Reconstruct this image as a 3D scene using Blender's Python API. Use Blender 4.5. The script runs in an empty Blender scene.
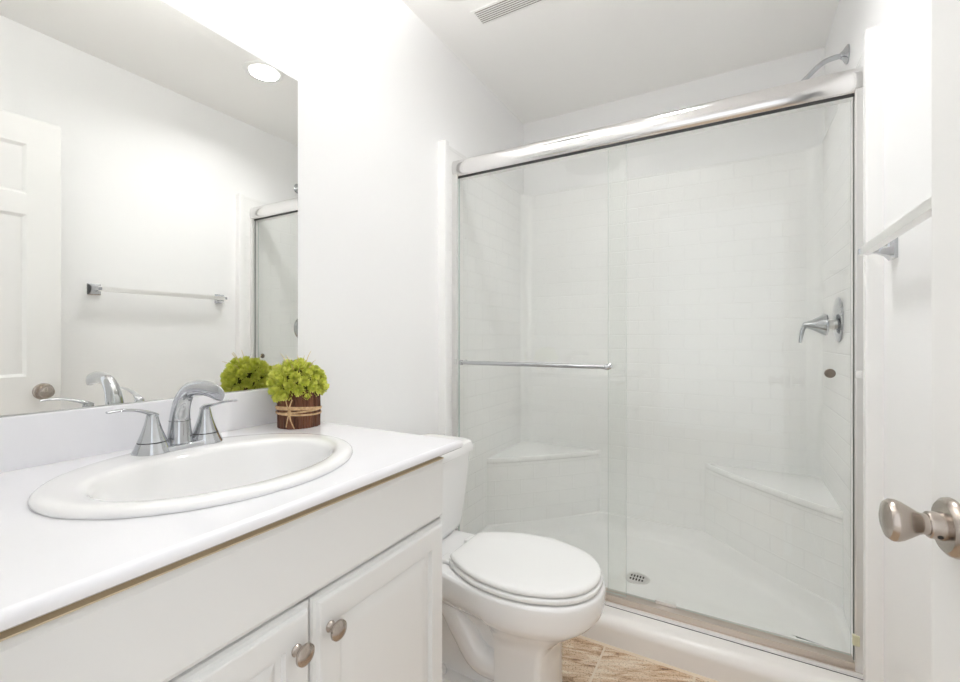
import bpy, bmesh, math, random
from mathutils import Vector, Matrix
S = bpy.context.scene
C = S.collection
PI = math.pi
random.seed(7)

# ---------------------------------------------------------------- camera
cam_d = bpy.data.cameras.new('camera'); cam = bpy.data.objects.new('camera', cam_d); C.objects.link(cam)
cam.location = (1.1558, 0.0, 1.1202)
cam.rotation_euler = (PI/2, 0, math.radians(29.526))
cam_d.sensor_width = 36; cam_d.lens = 447.96*36/960
cam_d.shift_y = -2.76/960
cam_d.clip_start = 0.01
S.camera = cam

# ---------------------------------------------------------------- world, exposure
w = bpy.data.worlds.new('world'); S.world = w; w.use_nodes = True
w.node_tree.nodes['Background'].inputs[0].default_value = (0.95, 0.975, 1.0, 1)
w.node_tree.nodes['Background'].inputs[1].default_value = 1.2      # daylit hall beyond the doorway
S.view_settings.view_transform = 'Standard'
S.view_settings.look = 'None'
S.view_settings.gamma = 1
S.view_settings.exposure = 0.26
try:
    S.cycles.max_bounces = 16; S.cycles.diffuse_bounces = 8; S.cycles.glossy_bounces = 8
    S.cycles.transparent_max_bounces = 24
except Exception: pass

def area(name, loc, rot, sx, sy, power, col=(1, 1, 1), shape='RECTANGLE'):
    l = bpy.data.lights.new(name, 'AREA'); l.shape = shape; l.size = sx; l.size_y = sy
    l.energy = power; l.color = col
    o = bpy.data.objects.new(name, l); C.objects.link(o); o.location = loc; o.rotation_euler = rot
    return o
FILL_NEAR, FILL_FAR = 27.0, 4.5      # brightness of the two added fill bowls under the ceiling
# ---------------------------------------------------------------- materials
def mat(name, col, rough=0.5, metal=0.0, bump=None, vary=None, coat=0.0, spec=0.5, emit=None):
    m = bpy.data.materials.new(name); m.use_nodes = True
    nt = m.node_tree; b = nt.nodes['Principled BSDF']
    b.inputs['Base Color'].default_value = (*col, 1)
    b.inputs['Roughness'].default_value = rough
    b.inputs['Metallic'].default_value = metal
    b.inputs['Specular IOR Level'].default_value = spec
    b.inputs['Coat Weight'].default_value = coat
    b.inputs['Coat Roughness'].default_value = 0.05
    tc = nt.nodes.new('ShaderNodeTexCoord')
    if bump:
        n = nt.nodes.new('ShaderNodeTexNoise'); n.inputs['Scale'].default_value = bump[0]; n.inputs['Detail'].default_value = 3
        nt.links.new(tc.outputs['Object'], n.inputs['Vector'])
        bp = nt.nodes.new('ShaderNodeBump'); bp.inputs['Strength'].default_value = bump[1]; bp.inputs['Distance'].default_value = bump[2]
        nt.links.new(n.outputs['Fac'], bp.inputs['Height']); nt.links.new(bp.outputs['Normal'], b.inputs['Normal'])
    if vary:   # (scale, second colour, stretch)
        n = nt.nodes.new('ShaderNodeTexNoise'); n.inputs['Scale'].default_value = vary[0]; n.inputs['Detail'].default_value = 4
        mp = nt.nodes.new('ShaderNodeMapping'); mp.inputs['Scale'].default_value = vary[2]
        nt.links.new(tc.outputs['Object'], mp.inputs['Vector']); nt.links.new(mp.outputs['Vector'], n.inputs['Vector'])
        r = nt.nodes.new('ShaderNodeValToRGB'); r.color_ramp.elements[0].position = 0.35; r.color_ramp.elements[1].position = 0.65
        r.color_ramp.elements[0].color = (*vary[1], 1); r.color_ramp.elements[1].color = (*col, 1)
        nt.links.new(n.outputs['Fac'], r.inputs['Fac']); nt.links.new(r.outputs['Color'], b.inputs['Base Color'])
    if emit:
        b.inputs['Emission Color'].default_value = (*emit[0], 1); b.inputs['Emission Strength'].default_value = emit[1]
    return m

M = {}
M['wall'] = mat('wall_paint', (0.92, 0.92, 0.92), 0.55, bump=(150, 0.12, 0.003))
M['ceiling'] = mat('ceiling_paint', (0.95, 0.942, 0.928), 0.7, bump=(150, 0.2, 0.004))
M['trim'] = mat('trim_paint', (0.86, 0.86, 0.85), 0.3)
M['door'] = mat('door_paint', (0.84, 0.835, 0.82), 0.35, bump=(90, 0.05, 0.002))
M['cabinet'] = mat('cabinet_paint', (0.80, 0.80, 0.79), 0.32, bump=(60, 0.04, 0.002))
M['counter'] = mat('cultured_marble', (0.88, 0.88, 0.91), 0.16, coat=0.3, vary=(5, (0.865, 0.865, 0.893), (1, 1, 1)))
M['porcelain'] = mat('porcelain', (0.89, 0.888, 0.885), 0.06, coat=0.5)
M['seatplastic'] = mat('seat_plastic', (0.86, 0.86, 0.85), 0.2)
M['chrome'] = mat('chrome', (0.54, 0.55, 0.57), 0.05, 1.0)
M['header'] = mat('bright_aluminum', (0.78, 0.77, 0.765), 0.14, 1.0)
M['satin'] = mat('satin_aluminum', (0.80, 0.79, 0.77), 0.28, 1.0, bump=(400, 0.05, 0.001))
M['jamb'] = mat('bright_satin_aluminum', (0.90, 0.89, 0.88), 0.35, 1.0)
M['nickel'] = mat('brushed_nickel', (0.47, 0.415, 0.37), 0.24, 1.0, bump=(300, 0.08, 0.001))
M['darkgap'] = mat('black_rubber_and_gaps', (0.03, 0.03, 0.03), 0.6)  # also painted as the dark inside slots, seams and pinhole
M['bumper'] = mat('clear_vinyl_bumper', (0.72, 0.70, 0.50), 0.3)
M['mirror'] = mat('silvered_glass', (0.90, 0.905, 0.885), 0.0, 1.0)
M['mirroredge'] = mat('polished_glass_edge', (0.75, 0.80, 0.78), 0.1)
M['bark'] = mat('bark_twigs', (0.20, 0.075, 0.035), 0.7, bump=(220, 0.6, 0.004), vary=(55, (0.05, 0.016, 0.008), (1, 1, 0.12)))
M['raffia'] = mat('raffia', (0.72, 0.50, 0.28), 0.6, vary=(120, (0.50, 0.31, 0.15), (1, 1, 1)))
M['straw'] = mat('straw', (0.75, 0.62, 0.35), 0.6)
M['petal'] = mat('lime_petals', (0.88, 0.88, 0.22), 0.55, vary=(60, (0.54, 0.60, 0.07), (1, 1, 1)))
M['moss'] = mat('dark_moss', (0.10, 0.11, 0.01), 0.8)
M['caulk'] = mat('cream_grout', (0.78, 0.66, 0.52), 0.7)
M['lens'] = mat('lamp_lens', (1, 1, 1), 0.5, emit=((1.0, 0.97, 0.93), 4))

def glass_mat():
    m = bpy.data.materials.new('shower_glass'); m.use_nodes = True; nt = m.node_tree
    for n in list(nt.nodes): nt.nodes.remove(n)
    out = nt.nodes.new('ShaderNodeOutputMaterial'); mix = nt.nodes.new('ShaderNodeMixShader')
    tr = nt.nodes.new('ShaderNodeBsdfTransparent'); tr.inputs[0].default_value = (0.984, 0.99, 0.984, 1)
    gl = nt.nodes.new('ShaderNodeBsdfGlossy'); gl.inputs['Roughness'].default_value = 0.0
    lw = nt.nodes.new('ShaderNodeLayerWeight'); lw.inputs['Blend'].default_value = 0.5
    pw = nt.nodes.new('ShaderNodeMath'); pw.operation = 'POWER'; pw.inputs[1].default_value = 5
    mul = nt.nodes.new('ShaderNodeMath'); mul.operation = 'MULTIPLY_ADD'; mul.inputs[1].default_value = 0.95; mul.inputs[2].default_value = 0.03
    nt.links.new(lw.outputs['Facing'], pw.inputs[0]); nt.links.new(pw.outputs[0], mul.inputs[0])
    nt.links.new(mul.outputs[0], mix.inputs[0]); nt.links.new(tr.outputs[0], mix.inputs[1]); nt.links.new(gl.outputs[0], mix.inputs[2])
    nt.links.new(mix.outputs[0], out.inputs[0])
    return m
M['glass'] = glass_mat()
M['glassedge'] = mat('green_glass_edge', (0.60, 0.66, 0.63), 0.15)
M['seal'] = mat('grey_vinyl_seal', (0.16, 0.165, 0.16), 0.4)

def brick_nodes(nt, vec, bw, rh, mortar, off=0.5, smooth=0.2):
    br = nt.nodes.new('ShaderNodeTexBrick'); br.offset = off; br.squash = 1
    br.inputs['Scale'].default_value = 1; br.inputs['Brick Width'].default_value = bw; br.inputs['Row Height'].default_value = rh
    br.inputs['Mortar Size'].default_value = mortar; br.inputs['Mortar Smooth'].default_value = smooth
    nt.links.new(vec, br.inputs['Vector']); return br

def surround_mat():
    m = mat('embossed_subway_surround', (0.92, 0.92, 0.91), 0.27, spec=0.4); nt = m.node_tree; b = nt.nodes['Principled BSDF']
    uv = nt.nodes.new('ShaderNodeUVMap'); uv.uv_map = 'uv'
    br = brick_nodes(nt, uv.outputs[0], 0.152, 0.0775, 0.0032, 0.5, 0.6)
    inv = nt.nodes.new('ShaderNodeMath'); inv.operation = 'SUBTRACT'; inv.inputs[0].default_value = 1
    nt.links.new(br.outputs['Fac'], inv.inputs[1])
    bp = nt.nodes.new('ShaderNodeBump'); bp.inputs['Strength'].default_value = 0.4; bp.inputs['Distance'].default_value = 0.0028
    nt.links.new(inv.outputs[0], bp.inputs['Height']); nt.links.new(bp.outputs['Normal'], b.inputs['Normal'])
    r = nt.nodes.new('ShaderNodeMix'); r.data_type = 'RGBA'
    r.inputs[6].default_value = (0.92, 0.92, 0.91, 1); r.inputs[7].default_value = (0.897, 0.897, 0.886, 1)
    nt.links.new(br.outputs['Fac'], r.inputs[0]); nt.links.new(r.outputs[2], b.inputs['Base Color'])
    return m
M['tilewall'] = surround_mat()
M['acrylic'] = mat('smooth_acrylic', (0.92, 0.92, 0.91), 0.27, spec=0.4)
M['acryliccurb'] = mat('smooth_acrylic_shaded', (0.82, 0.795, 0.765), 0.25)  # curb acrylic with floor bounce and shade worked into its colour

def floor_mat():
    m = mat('travertine_tile', (0.6, 0.45, 0.32), 0.35); nt = m.node_tree; b = nt.nodes['Principled BSDF']
    tc = nt.nodes.new('ShaderNodeTexCoord')
    mp = nt.nodes.new('ShaderNodeMapping'); mp.inputs['Location'].default_value = (-0.745+0.29, -1.35+0.29, 0)
    nt.links.new(tc.outputs['Object'], mp.inputs['Vector'])
    br = brick_nodes(nt, mp.outputs[0], 0.294, 0.294, 0.0035, 0.0, 0.1)
    br.inputs['Color1'].default_value = (0, 0, 0, 1); br.inputs['Color2'].default_value = (1, 1, 1, 1)
    # veins: stretched noise turned per tile
    rot = nt.nodes.new('ShaderNodeVectorRotate'); rot.rotation_type = 'Z_AXIS'
    ang = nt.nodes.new('ShaderNodeMath'); ang.operation = 'MULTIPLY_ADD'; ang.inputs[1].default_value = 1.7; ang.inputs[2].default_value = -0.6
    nt.links.new(br.outputs['Color'], ang.inputs[0]); nt.links.new(ang.outputs[0], rot.inputs['Angle']); nt.links.new(tc.outputs['Object'], rot.inputs['Vector'])
    st = nt.nodes.new('ShaderNodeMapping'); st.inputs['Scale'].default_value = (7, 38, 1); nt.links.new(rot.outputs[0], st.inputs['Vector'])
    n1 = nt.nodes.new('ShaderNodeTexNoise'); n1.inputs['Scale'].default_value = 1; n1.inputs['Detail'].default_value = 8; n1.inputs['Roughness'].default_value = 0.65; n1.inputs['Distortion'].default_value = 1.2
    nt.links.new(st.outputs[0], n1.inputs['Vector'])
    r = nt.nodes.new('ShaderNodeValToRGB'); e = r.color_ramp.elements
    e[0].position = 0.30; e[0].color = (0.14, 0.065, 0.035, 1); e[1].position = 0.72; e[1].color = (0.80, 0.66, 0.50, 1)
    for p, c in ((0.40, (0.50, 0.33, 0.20, 1)), (0.5, (0.68, 0.52, 0.37, 1)), (0.6, (0.76, 0.66, 0.53, 1))):
        x = e.new(p); x.color = c
    nt.links.new(n1.outputs['Fac'], r.inputs['Fac'])
    n2 = nt.nodes.new('ShaderNodeTexNoise'); n2.inputs['Scale'].default_value = 190; n2.inputs['Detail'].default_value = 3
    nt.links.new(tc.outputs['Object'], n2.inputs['Vector'])
    r2 = nt.nodes.new('ShaderNodeValToRGB'); r2.color_ramp.elements[0].position = 0.34; r2.color_ramp.elements[1].position = 0.46
    r2.color_ramp.elements[0].color = (0.42, 0.34, 0.26, 1); r2.color_ramp.elements[1].color = (1, 1, 1, 1)
    nt.links.new(n2.outputs['Fac'], r2.inputs['Fac'])
    mu = nt.nodes.new('ShaderNodeMix'); mu.data_type = 'RGBA'; mu.blend_type = 'MULTIPLY'; mu.inputs[0].default_value = 0.8
    nt.links.new(r.outputs[0], mu.inputs[6]); nt.links.new(r2.outputs[0], mu.inputs[7])
    gr = nt.nodes.new('ShaderNodeMix'); gr.data_type = 'RGBA'; gr.inputs[7].default_value = (0.72, 0.62, 0.50, 1)
    nt.links.new(br.outputs['Fac'], gr.inputs[0]); nt.links.new(mu.outputs[2], gr.inputs[6])
    nt.links.new(gr.outputs[2], b.inputs['Base Color'])
    inv = nt.nodes.new('ShaderNodeMath'); inv.operation = 'SUBTRACT'; inv.inputs[0].default_value = 1; nt.links.new(br.outputs['Fac'], inv.inputs[1])
    bp = nt.nodes.new('ShaderNodeBump'); bp.inputs['Strength'].default_value = 0.4; bp.inputs['Distance'].default_value = 0.002
    nt.links.new(inv.outputs[0], bp.inputs['Height']); nt.links.new(bp.outputs['Normal'], b.inputs['Normal'])
    return m
M['floor'] = floor_mat()

# ---------------------------------------------------------------- mesh builder
class B:
    def __init__(s): s.bm = bmesh.new()
    def add(s, bm2, mi=0):
        me = bpy.data.meshes.new('t'); bm2.to_mesh(me); bm2.free()
        n0 = len(s.bm.faces); s.bm.from_mesh(me); bpy.data.meshes.remove(me)
        if mi:
            s.bm.faces.ensure_lookup_table()
            for f in s.bm.faces[n0:]: f.material_index = mi
        return s
    def box(s, lo, hi, bev=0.0, seg=2, mi=0):
        b = bmesh.new(); bmesh.ops.create_cube(b, size=1)
        lo = Vector(lo); hi = Vector(hi); d = hi-lo; c = (hi+lo)/2
        for v in b.verts: v.co = Vector((v.co.x*d.x, v.co.y*d.y, v.co.z*d.z))+c
        if bev: bmesh.ops.bevel(b, geom=b.edges[:], offset=bev, segments=seg, affect='EDGES', profile=0.5)
        return s.add(b, mi)
    def loft(s, rings, cap0=True, cap1=True, closed=True, mi=0):
        b = bmesh.new(); R = [[b.verts.new(p) for p in r] for r in rings]; n = len(R[0])
        for i in range(len(R)-1):
            for j in range(n if closed else n-1):
                k = (j+1) % n
                try: b.faces.new((R[i][j], R[i][k], R[i+1][k], R[i+1][j]))
                except ValueError: pass
        if cap0: b.faces.new(R[0][::-1])
        if cap1: b.faces.new(R[-1])
        bmesh.ops.remove_doubles(b, verts=b.verts[:], dist=1e-6)
        bmesh.ops.recalc_face_normals(b, faces=b.faces[:])
        return s.add(b, mi)
    def lathe(s, prof, origin, axis, seg=32, mi=0):     # prof: (radius, along)
        ax = Vector(axis).normalized(); q = ax.to_track_quat('Z', 'Y'); o = Vector(origin)
        rings = []
        for r, h in prof:
            rr = max(r, 1e-5)
            rings.append([o+q @ Vector((rr*math.cos(2*PI*k/seg), rr*math.sin(2*PI*k/seg), h)) for k in range(seg)])
        return s.loft(rings, mi=mi)
    def tube(s, path, rad, seg=14, up=(0, 0, 1), mi=0, sub=6):
        pts = [Vector(p) for p in path]; n = len(pts)
        rads = rad if isinstance(rad, (list, tuple)) else [rad]*n
        P, R = [], []
        def cr(a, b_, c, d, t): return 0.5*((2*b_)+(c-a)*t+(2*a-5*b_+4*c-d)*t*t+(3*b_-a-3*c+d)*t**3)
        for i in range(n-1):
            i0, i3 = max(i-1, 0), min(i+2, n-1)
            for k in range(sub):
                t = k/sub
                P.append(cr(pts[i0], pts[i], pts[i+1], pts[i3], t))
                if isinstance(rads[i], tuple): R.append(tuple(cr(rads[i0][m], rads[i][m], rads[i+1][m], rads[i3][m], t) for m in (0, 1)))
                else: R.append(cr(rads[i0], rads[i], rads[i+1], rads[i3], t))
        P.append(pts[-1]); R.append(rads[-1])
        rings = []; side = None
        for i, p in enumerate(P):
            t = (P[min(i+1, len(P)-1)]-P[max(i-1, 0)]).normalized()
            if side is None:
                u = Vector(up)
                if abs(u.dot(t)) > 0.98: u = Vector((1, 0, 0))
                side = t.cross(u).normalized()
            side = (side-t*side.dot(t)).normalized(); nn = side.cross(t)
            a, b_ = R[i] if isinstance(R[i], tuple) else (R[i], R[i])
            rings.append([p+side*(a*math.cos(2*PI*k/seg))+nn*(b_*math.sin(2*PI*k/seg)) for k in range(seg)])
        return s.loft(rings, mi=mi)
    def prism(s, poly, axis, a, b_, mi=0):      # poly in the two other axes (cyclic order)
        def P(q, h):
            return {'X': Vector((h, q[0], q[1])), 'Y': Vector((q[0], h, q[1])), 'Z': Vector((q[0], q[1], h))}[axis]
        return s.loft([[P(q, a) for q in poly], [P(q, b_) for q in poly]], mi=mi)
    def panel(s, o, u, v, n, w_, h_, rings, thick):
        # rectangular panel: o = lower corner on the front plane; rings = (inset, depth below the front plane)
        o, u, v, n = Vector(o), Vector(u), Vector(v), Vector(n)
        def rect(i, d): return [o+u*a+v*b_-n*d for a, b_ in ((i, i), (w_-i, i), (w_-i, h_-i), (i, h_-i))]
        return s.loft([rect(0, thick)]+[rect(i, d) for i, d in rings])
    def build(s, name, m, parent=None, smooth=35, origin=None, local=False, uvfun=None):
        me = bpy.data.meshes.new(name); bm = s.bm
        if parent is None and origin is None and not local:
            xs = [v.co for v in bm.verts]
            origin = Vector(((min(c.x for c in xs)+max(c.x for c in xs))/2, (min(c.y for c in xs)+max(c.y for c in xs))/2, min(c.z for c in xs)))
        off = Vector(origin) if origin is not None else Vector((0, 0, 0))
        if parent is not None and not local: off = world_loc(parent)
        if uvfun:
            lay = bm.loops.layers.uv.new('uv')
            for f in bm.faces:
                for l in f.loops: l[lay].uv = uvfun(l.vert.co, f)
        if off.length: bmesh.ops.translate(bm, verts=bm.verts[:], vec=-off)
        bm.to_mesh(me); bm.free()
        for x in (m if isinstance(m, (list, tuple)) else [m]): me.materials.append(x)
        if smooth:
            me.polygons.foreach_set('use_smooth', [True]*len(me.polygons)); me.set_sharp_from_angle(angle=math.radians(smooth))
        o = bpy.data.objects.new(name, me); C.objects.link(o)
        if smooth:
            wn = o.modifiers.new('weighted_normals', 'WEIGHTED_NORMAL'); wn.keep_sharp = True; wn.weight = 80
        if parent is not None: o.parent = parent
        elif origin is not None or off.length: o.location = off
        return o
def world_loc(o):
    v = Vector((0, 0, 0))
    while o is not None: v += o.location; o = o.parent
    return v
def tag(o, label=None, cat=None, group=None, kind=None):
    if label: o['label'] = label
    if cat: o['category'] = cat
    if group: o['group'] = group
    if kind: o['kind'] = kind
    return o
def thing(name, label, cat, loc, rotz=0, group=None):
    o = bpy.data.objects.new(name, None); o.empty_display_size = 0.05; C.objects.link(o)
    o.location = loc; o.rotation_euler = (0, 0, rotz)
    return tag(o, label, cat, group)
def ell(cx, cy, a, b, z, n=96, ph=0):
    return [Vector((cx+a*math.cos(2*PI*k/n+ph), cy+b*math.sin(2*PI*k/n+ph), z)) for k in range(n)]
def rrect(x0, x1, y0, y1, r, z, n=8):
    out = []
    for cx, cy, a0 in ((x1-r, y1-r, 0), (x0+r, y1-r, PI/2), (x0+r, y0+r, PI), (x1-r, y0+r, 1.5*PI)):
        for k in range(n+1):
            a = a0+PI/2*k/n; out.append(Vector((cx+r*math.cos(a), cy+r*math.sin(a), z)))
    return out

# ================================================================ SETTING
W, H, YB, YF = 1.524, 2.4725, 2.60, 0.06
def struct(name, bld, m, label=None, cat=None):
    o = bld.build(name, m, origin=(0, 0, 0), smooth=30)
    return tag(o, label, cat, kind='structure')
struct('floor', B().box((-0.1, -0.055, -0.05), (W+0.1, YB+0.1, 0)), M['floor'], 'brown and cream travertine tile floor', 'floor')
struct('floor_hall', B().box((-0.6, -2.6, -0.05), (W+1.0, -0.055, 0)), mat('hall_floor', (0.72, 0.67, 0.62), 0.6), 'tan floor of the hall outside the doorway', 'floor')
struct('ceiling', B().box((-0.1, -0.055, H), (W+0.1, YB+0.1, H+0.08)), M['ceiling'], 'plain off white painted ceiling', 'ceiling')
struct('wall_left', B().box((-0.1, -0.055, 0), (0, YB+0.1, H)), M['wall'], 'white painted wall behind the mirror and toilet', 'wall')
struct('wall_right', B().box((W, -0.055, 0), (W+0.1, YB+0.1, H)), M['wall'], 'white painted wall carrying the towel bar', 'wall')
struct('wall_back', B().box((0, YB, 0), (W, YB+0.1, H)), M['wall'], 'white painted wall above the shower surround at the back', 'wall')
DX0, DX1, DZ = 0.68, 1.452, 2.045
fw = B().box((0, -0.055, 0), (DX0, YF, H)).box((DX1, -0.055, 0), (W, YF, H)).box((DX0, -0.055, DZ), (DX1, YF, H))
struct('wall_front', fw, M['wall'], 'white wall around the doorway the camera stands in', 'wall')
bb = B().box((W-0.012, YF, 0), (W, 1.645, 0.085), 0.003)
struct('baseboard_right', bb, M['trim'], 'low white baseboard along the right wall', 'baseboard')
bb = B().box((0, 0.903, 0), (0.012, 1.645, 0.085), 0.003)
struct('baseboard_left', bb, M['trim'], 'low white baseboard behind the toilet', 'baseboard')

# entry door, open against the right wall
hx, hy = 1.440, 0.068
ang = math.atan2(0.790-hy, 1.378-hx)                   # direction of the leaf from the hinge
DW = math.hypot(0.790-hy, 1.378-hx)
door = bpy.data.objects.new('door_1', None); C.objects.link(door); door.location = (hx, hy, 0); door.rotation_euler = (0, 0, ang)
tag(door, 'white six panel entry door standing open against the right wall', 'door', kind='structure')
b = B(); T = 0.035      # local: x along the leaf, -y away from the room (towards the right wall), z up; room face at y = 0
b.box((0.01, -T+0.0115, 0.02), (DW-0.01, -0.0115, 2.02))
stile = 0.105; mid = 0.10; zs = [(0.012, 0.235), (0.775, 0.962), (1.63, 1.715), (1.92, 2.03)]
for x0, x1 in ((0, stile), (DW-stile, DW)): b.box((x0, -T, 0.012), (x1, 0, 2.03))
for z0, z1 in zs: b.box((stile, -T, z0), (DW-stile, 0, z1))
for z0, z1 in ((0.235, 0.775), (0.962, 1.63), (1.715, 1.92)): b.box((DW/2-mid/2, -T, z0), (DW/2+mid/2, 0, z1))
for x0, x1 in ((stile, DW/2-mid/2), (DW/2+mid/2, DW-stile)):
    for z0, z1 in ((0.235, 0.775), (0.962, 1.63), (1.715, 1.92)):
        for yf, n in ((0, 1), (-T, -1)):
            if n > 0: b.panel((x0, yf, z0), (1, 0, 0), (0, 0, 1), (0, 1, 0), x1-x0, z1-z0, [(0.0, 0.0), (0.012, 0.009), (0.022, 0.009), (0.045, 0.003)], 0.012)
            else: b.panel((x1, yf, z0), (-1, 0, 0), (0, 0, 1), (0, -1, 0), x1-x0, z1-z0, [(0.0, 0.0), (0.012, 0.009), (0.022, 0.009), (0.045, 0.003)], 0.012)
b.build('door_leaf', M['door'], door, local=True, smooth=25)
KX, KZ = DW-0.056, 0.897
kprof = [(0, 0), (0.033, 0), (0.0345, 0.003), (0.033, 0.008), (0.029, 0.0115), (0.0165, 0.0125), (0.0155, 0.024), (0.0145, 0.0255), (0.0125, 0.026), (0.012, 0.030), (0.0135, 0.034), (0.0180, 0.041), (0.0228, 0.049), (0.0250, 0.055), (0.0247, 0.0595), (0.0218, 0.0637), (0.014, 0.0664), (0, 0.0672)]
kb = B().lathe(kprof[:9]+[(0, 0.026)], (KX, 0, KZ), (0, 1, 0), 40)
rose = kb.build('knob_rose', M['nickel'], door, local=True)
kn = B().lathe([(0, 0.024)]+kprof[8:], (KX, 0, KZ), (0, 1, 0), 40).build('door_knob', M['nickel'], door, local=True)
tag(kn, 'tulip shaped brushed nickel knob')
B().lathe([(0, 0), (0.0027, 0), (0.0027, 0.0166), (0, 0.0166)], (KX, 0.0180, KZ), (-0.75, 0.0, -0.55), 12).build('lock_pinhole', M['darkgap'], rose, local=True)
kb = B().lathe(kprof[:7]+[(0, 0.024)], (KX, -T, KZ), (0, -1, 0), 32).build('knob_rose', M['nickel'], door, local=True)
kb2 = B().lathe([(0, 0.02)]+[(r, h*0.72+0.006) for r, h in kprof[8:]], (KX, -T, KZ), (0, -1, 0), 32).build('door_knob', M['nickel'], door, local=True)
B().box((DW-0.0005, -0.029, KZ-0.03), (DW+0.0015, -0.006, KZ+0.03)).build('latch_plate', M['nickel'], door, local=True)
for z in (0.25, 1.05, 1.82):
    B().lathe([(0, 0), (0.006, 0), (0.006, 0.09), (0, 0.09)], (0.0, 0.006, z-0.045), (0, 0, 1), 12).build('hinge', M['nickel'], door, local=True)

# ================================================================ VANITY
VY0, VY1, KZt = 0.062, 0.902, 0.8803
cab = thing('vanity_cabinet', 'white vanity cabinet with two raised panel doors under the sink counter', 'cabinet', (0.28, 0.48, 0))
b = B(); cy0, cy1 = 0.085, 0.864
b.box((0.003, cy0, 0.0), (0.56, cy0+0.018, 0.8615)).box((0.003, cy1-0.018, 0.0), (0.56, cy1, 0.8615))
b.box((0.003, cy0, 0.09), (0.555, cy1, 0.108)).box((0.003, cy0, 0.09), (0.010, cy1, 0.8615))
b.box((0.541, cy0, 0.09), (0.56, cy0+0.04, 0.862)).box((0.541, cy1-0.04, 0.09), (0.56, cy1, 0.862))
b.box((0.541, cy0, 0.82), (0.56, cy1, 0.862)).box((0.541, cy0, 0.69), (0.56, cy1, 0.73)).box((0.541, cy0, 0.09), (0.56, cy1, 0.125))
b.box((0.541, 0.465, 0.09), (0.56, 0.505, 0.73)).box((0.48, cy0, 0.0), (0.495, cy1, 0.09))
b.build('cabinet_body', M['cabinet'], cab, smooth=25)
XF = 0.5805
y0, y1, yc = 0.098, 0.8535, 0.4855
ogee = [(0.0, 0.012), (0.003, 0.008), (0.008, 0.0065), (0.0105, 0.001), (0.013, 0.0)]
ff = B().panel((XF, y0, 0.7135), (0, 1, 0), (0, 0, 1), (1, 0, 0), y1-y0, 0.8465-0.7135, [(0.0, 0.008), (0.004, 0.004), (0.010, 0.0)], 0.0195)
ffo = ff.build('false_drawer_front', M['cabinet'], cab, smooth=20)
M['rawedge_shade'] = mat('yellowed_raw_edge_and_shade', (0.62, 0.52, 0.36), 0.6)
tag(B().box((0.5612, y0+0.002, 0.8455), (0.5785, y1-0.002, 0.8475)).build('top_edge', M['rawedge_shade'], ffo), 'yellowed unpainted top edge')
B().box((0.5598, y0, 0.8300), (0.5612, y1, 0.8612)).build('shade_tint_strip', M['rawedge_shade'], ffo)  # tan strip painting the warm brown shade under the counter onto the rail
prof = ogee+[(0.050, 0.0), (0.0515, 0.0095), (0.062, 0.0095), (0.064, 0.0080), (0.088, 0.0005)]
for a0, a1, ky in ((y0, yc-0.0015, 0.452), (yc+0.0015, y1, 0.517)):
    d = B().panel((XF, a0, 0.125), (0, 1, 0), (0, 0, 1), (1, 0, 0), a1-a0, 0.7065-0.125, prof, 0.0195).build('cabinet_door', M['cabinet'], cab, smooth=20)
    k = B().lathe([(0, 0), (0.0085, 0), (0.009, 0.002), (0.0065, 0.006), (0.0055, 0.011), (0.007, 0.0145), (0.0135, 0.0165), (0.016, 0.0195), (0.0155, 0.023), (0.011, 0.0265), (0.005, 0.028), (0, 0.0282)], (XF, ky, 0.649), (1, 0, 0), 32)
    tag(k.build('cabinet_knob', M['nickel'], d), 'round brushed nickel knob')

# countertop with an oval cut-out
SX, SY = 0.322, 0.489          # sink centre
ctr = thing('countertop', 'glossy white vanity countertop with backsplash, its front edge overhanging', 'countertop', (0.3, 0.48, 0.862))
N = 128
def rectpt(a, x0, x1, y0, y1):
    dx, dy = math.cos(a), math.sin(a); t = 1e9
    if dx > 1e-9: t = min(t, (x1-SX)/dx)
    if dx < -1e-9: t = min(t, (x0-SX)/dx)
    if dy > 1e-9: t = min(t, (y1-SY)/dy)
    if dy < -1e-9: t = min(t, (y0-SY)/dy)
    return SX+dx*t, SY+dy*t
X1c = 0.5985
angs = sorted([2*PI*k/N for k in range(N)]+[math.atan2(y-SY, x-SX) % (2*PI) for x in (0.0, X1c) for y in (VY0, VY1)])
def rr(ins, z):
    out = []
    for a in angs:
        x, y = rectpt(a, 0.0, X1c, VY0, VY1)
        out.append(Vector((min(x, X1c-ins), min(y, VY1-ins), z)))
    return out
def hole(z): return [Vector((SX+0.195*math.cos(a), SY+0.23*math.sin(a), z)) for a in angs]
zt, zb = KZt, KZt-0.0185
rings = [hole(zb), hole(zt), rr(0.009, zt), rr(0.0055, zt-0.0007), rr(0.0025, zt-0.0026), rr(0.0007, zt-0.0055), rr(0, zt-0.009), rr(0, zb+0.003), rr(0.003, zb), hole(zb)]
B().loft(rings, False, False).build('counter_slab', M['counter'], ctr, smooth=50)
B().box((0.0, VY0, zt-0.001), (0.020, 0.895, 0.9785), 0.003).build('backsplash', M['counter'], ctr)

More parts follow.
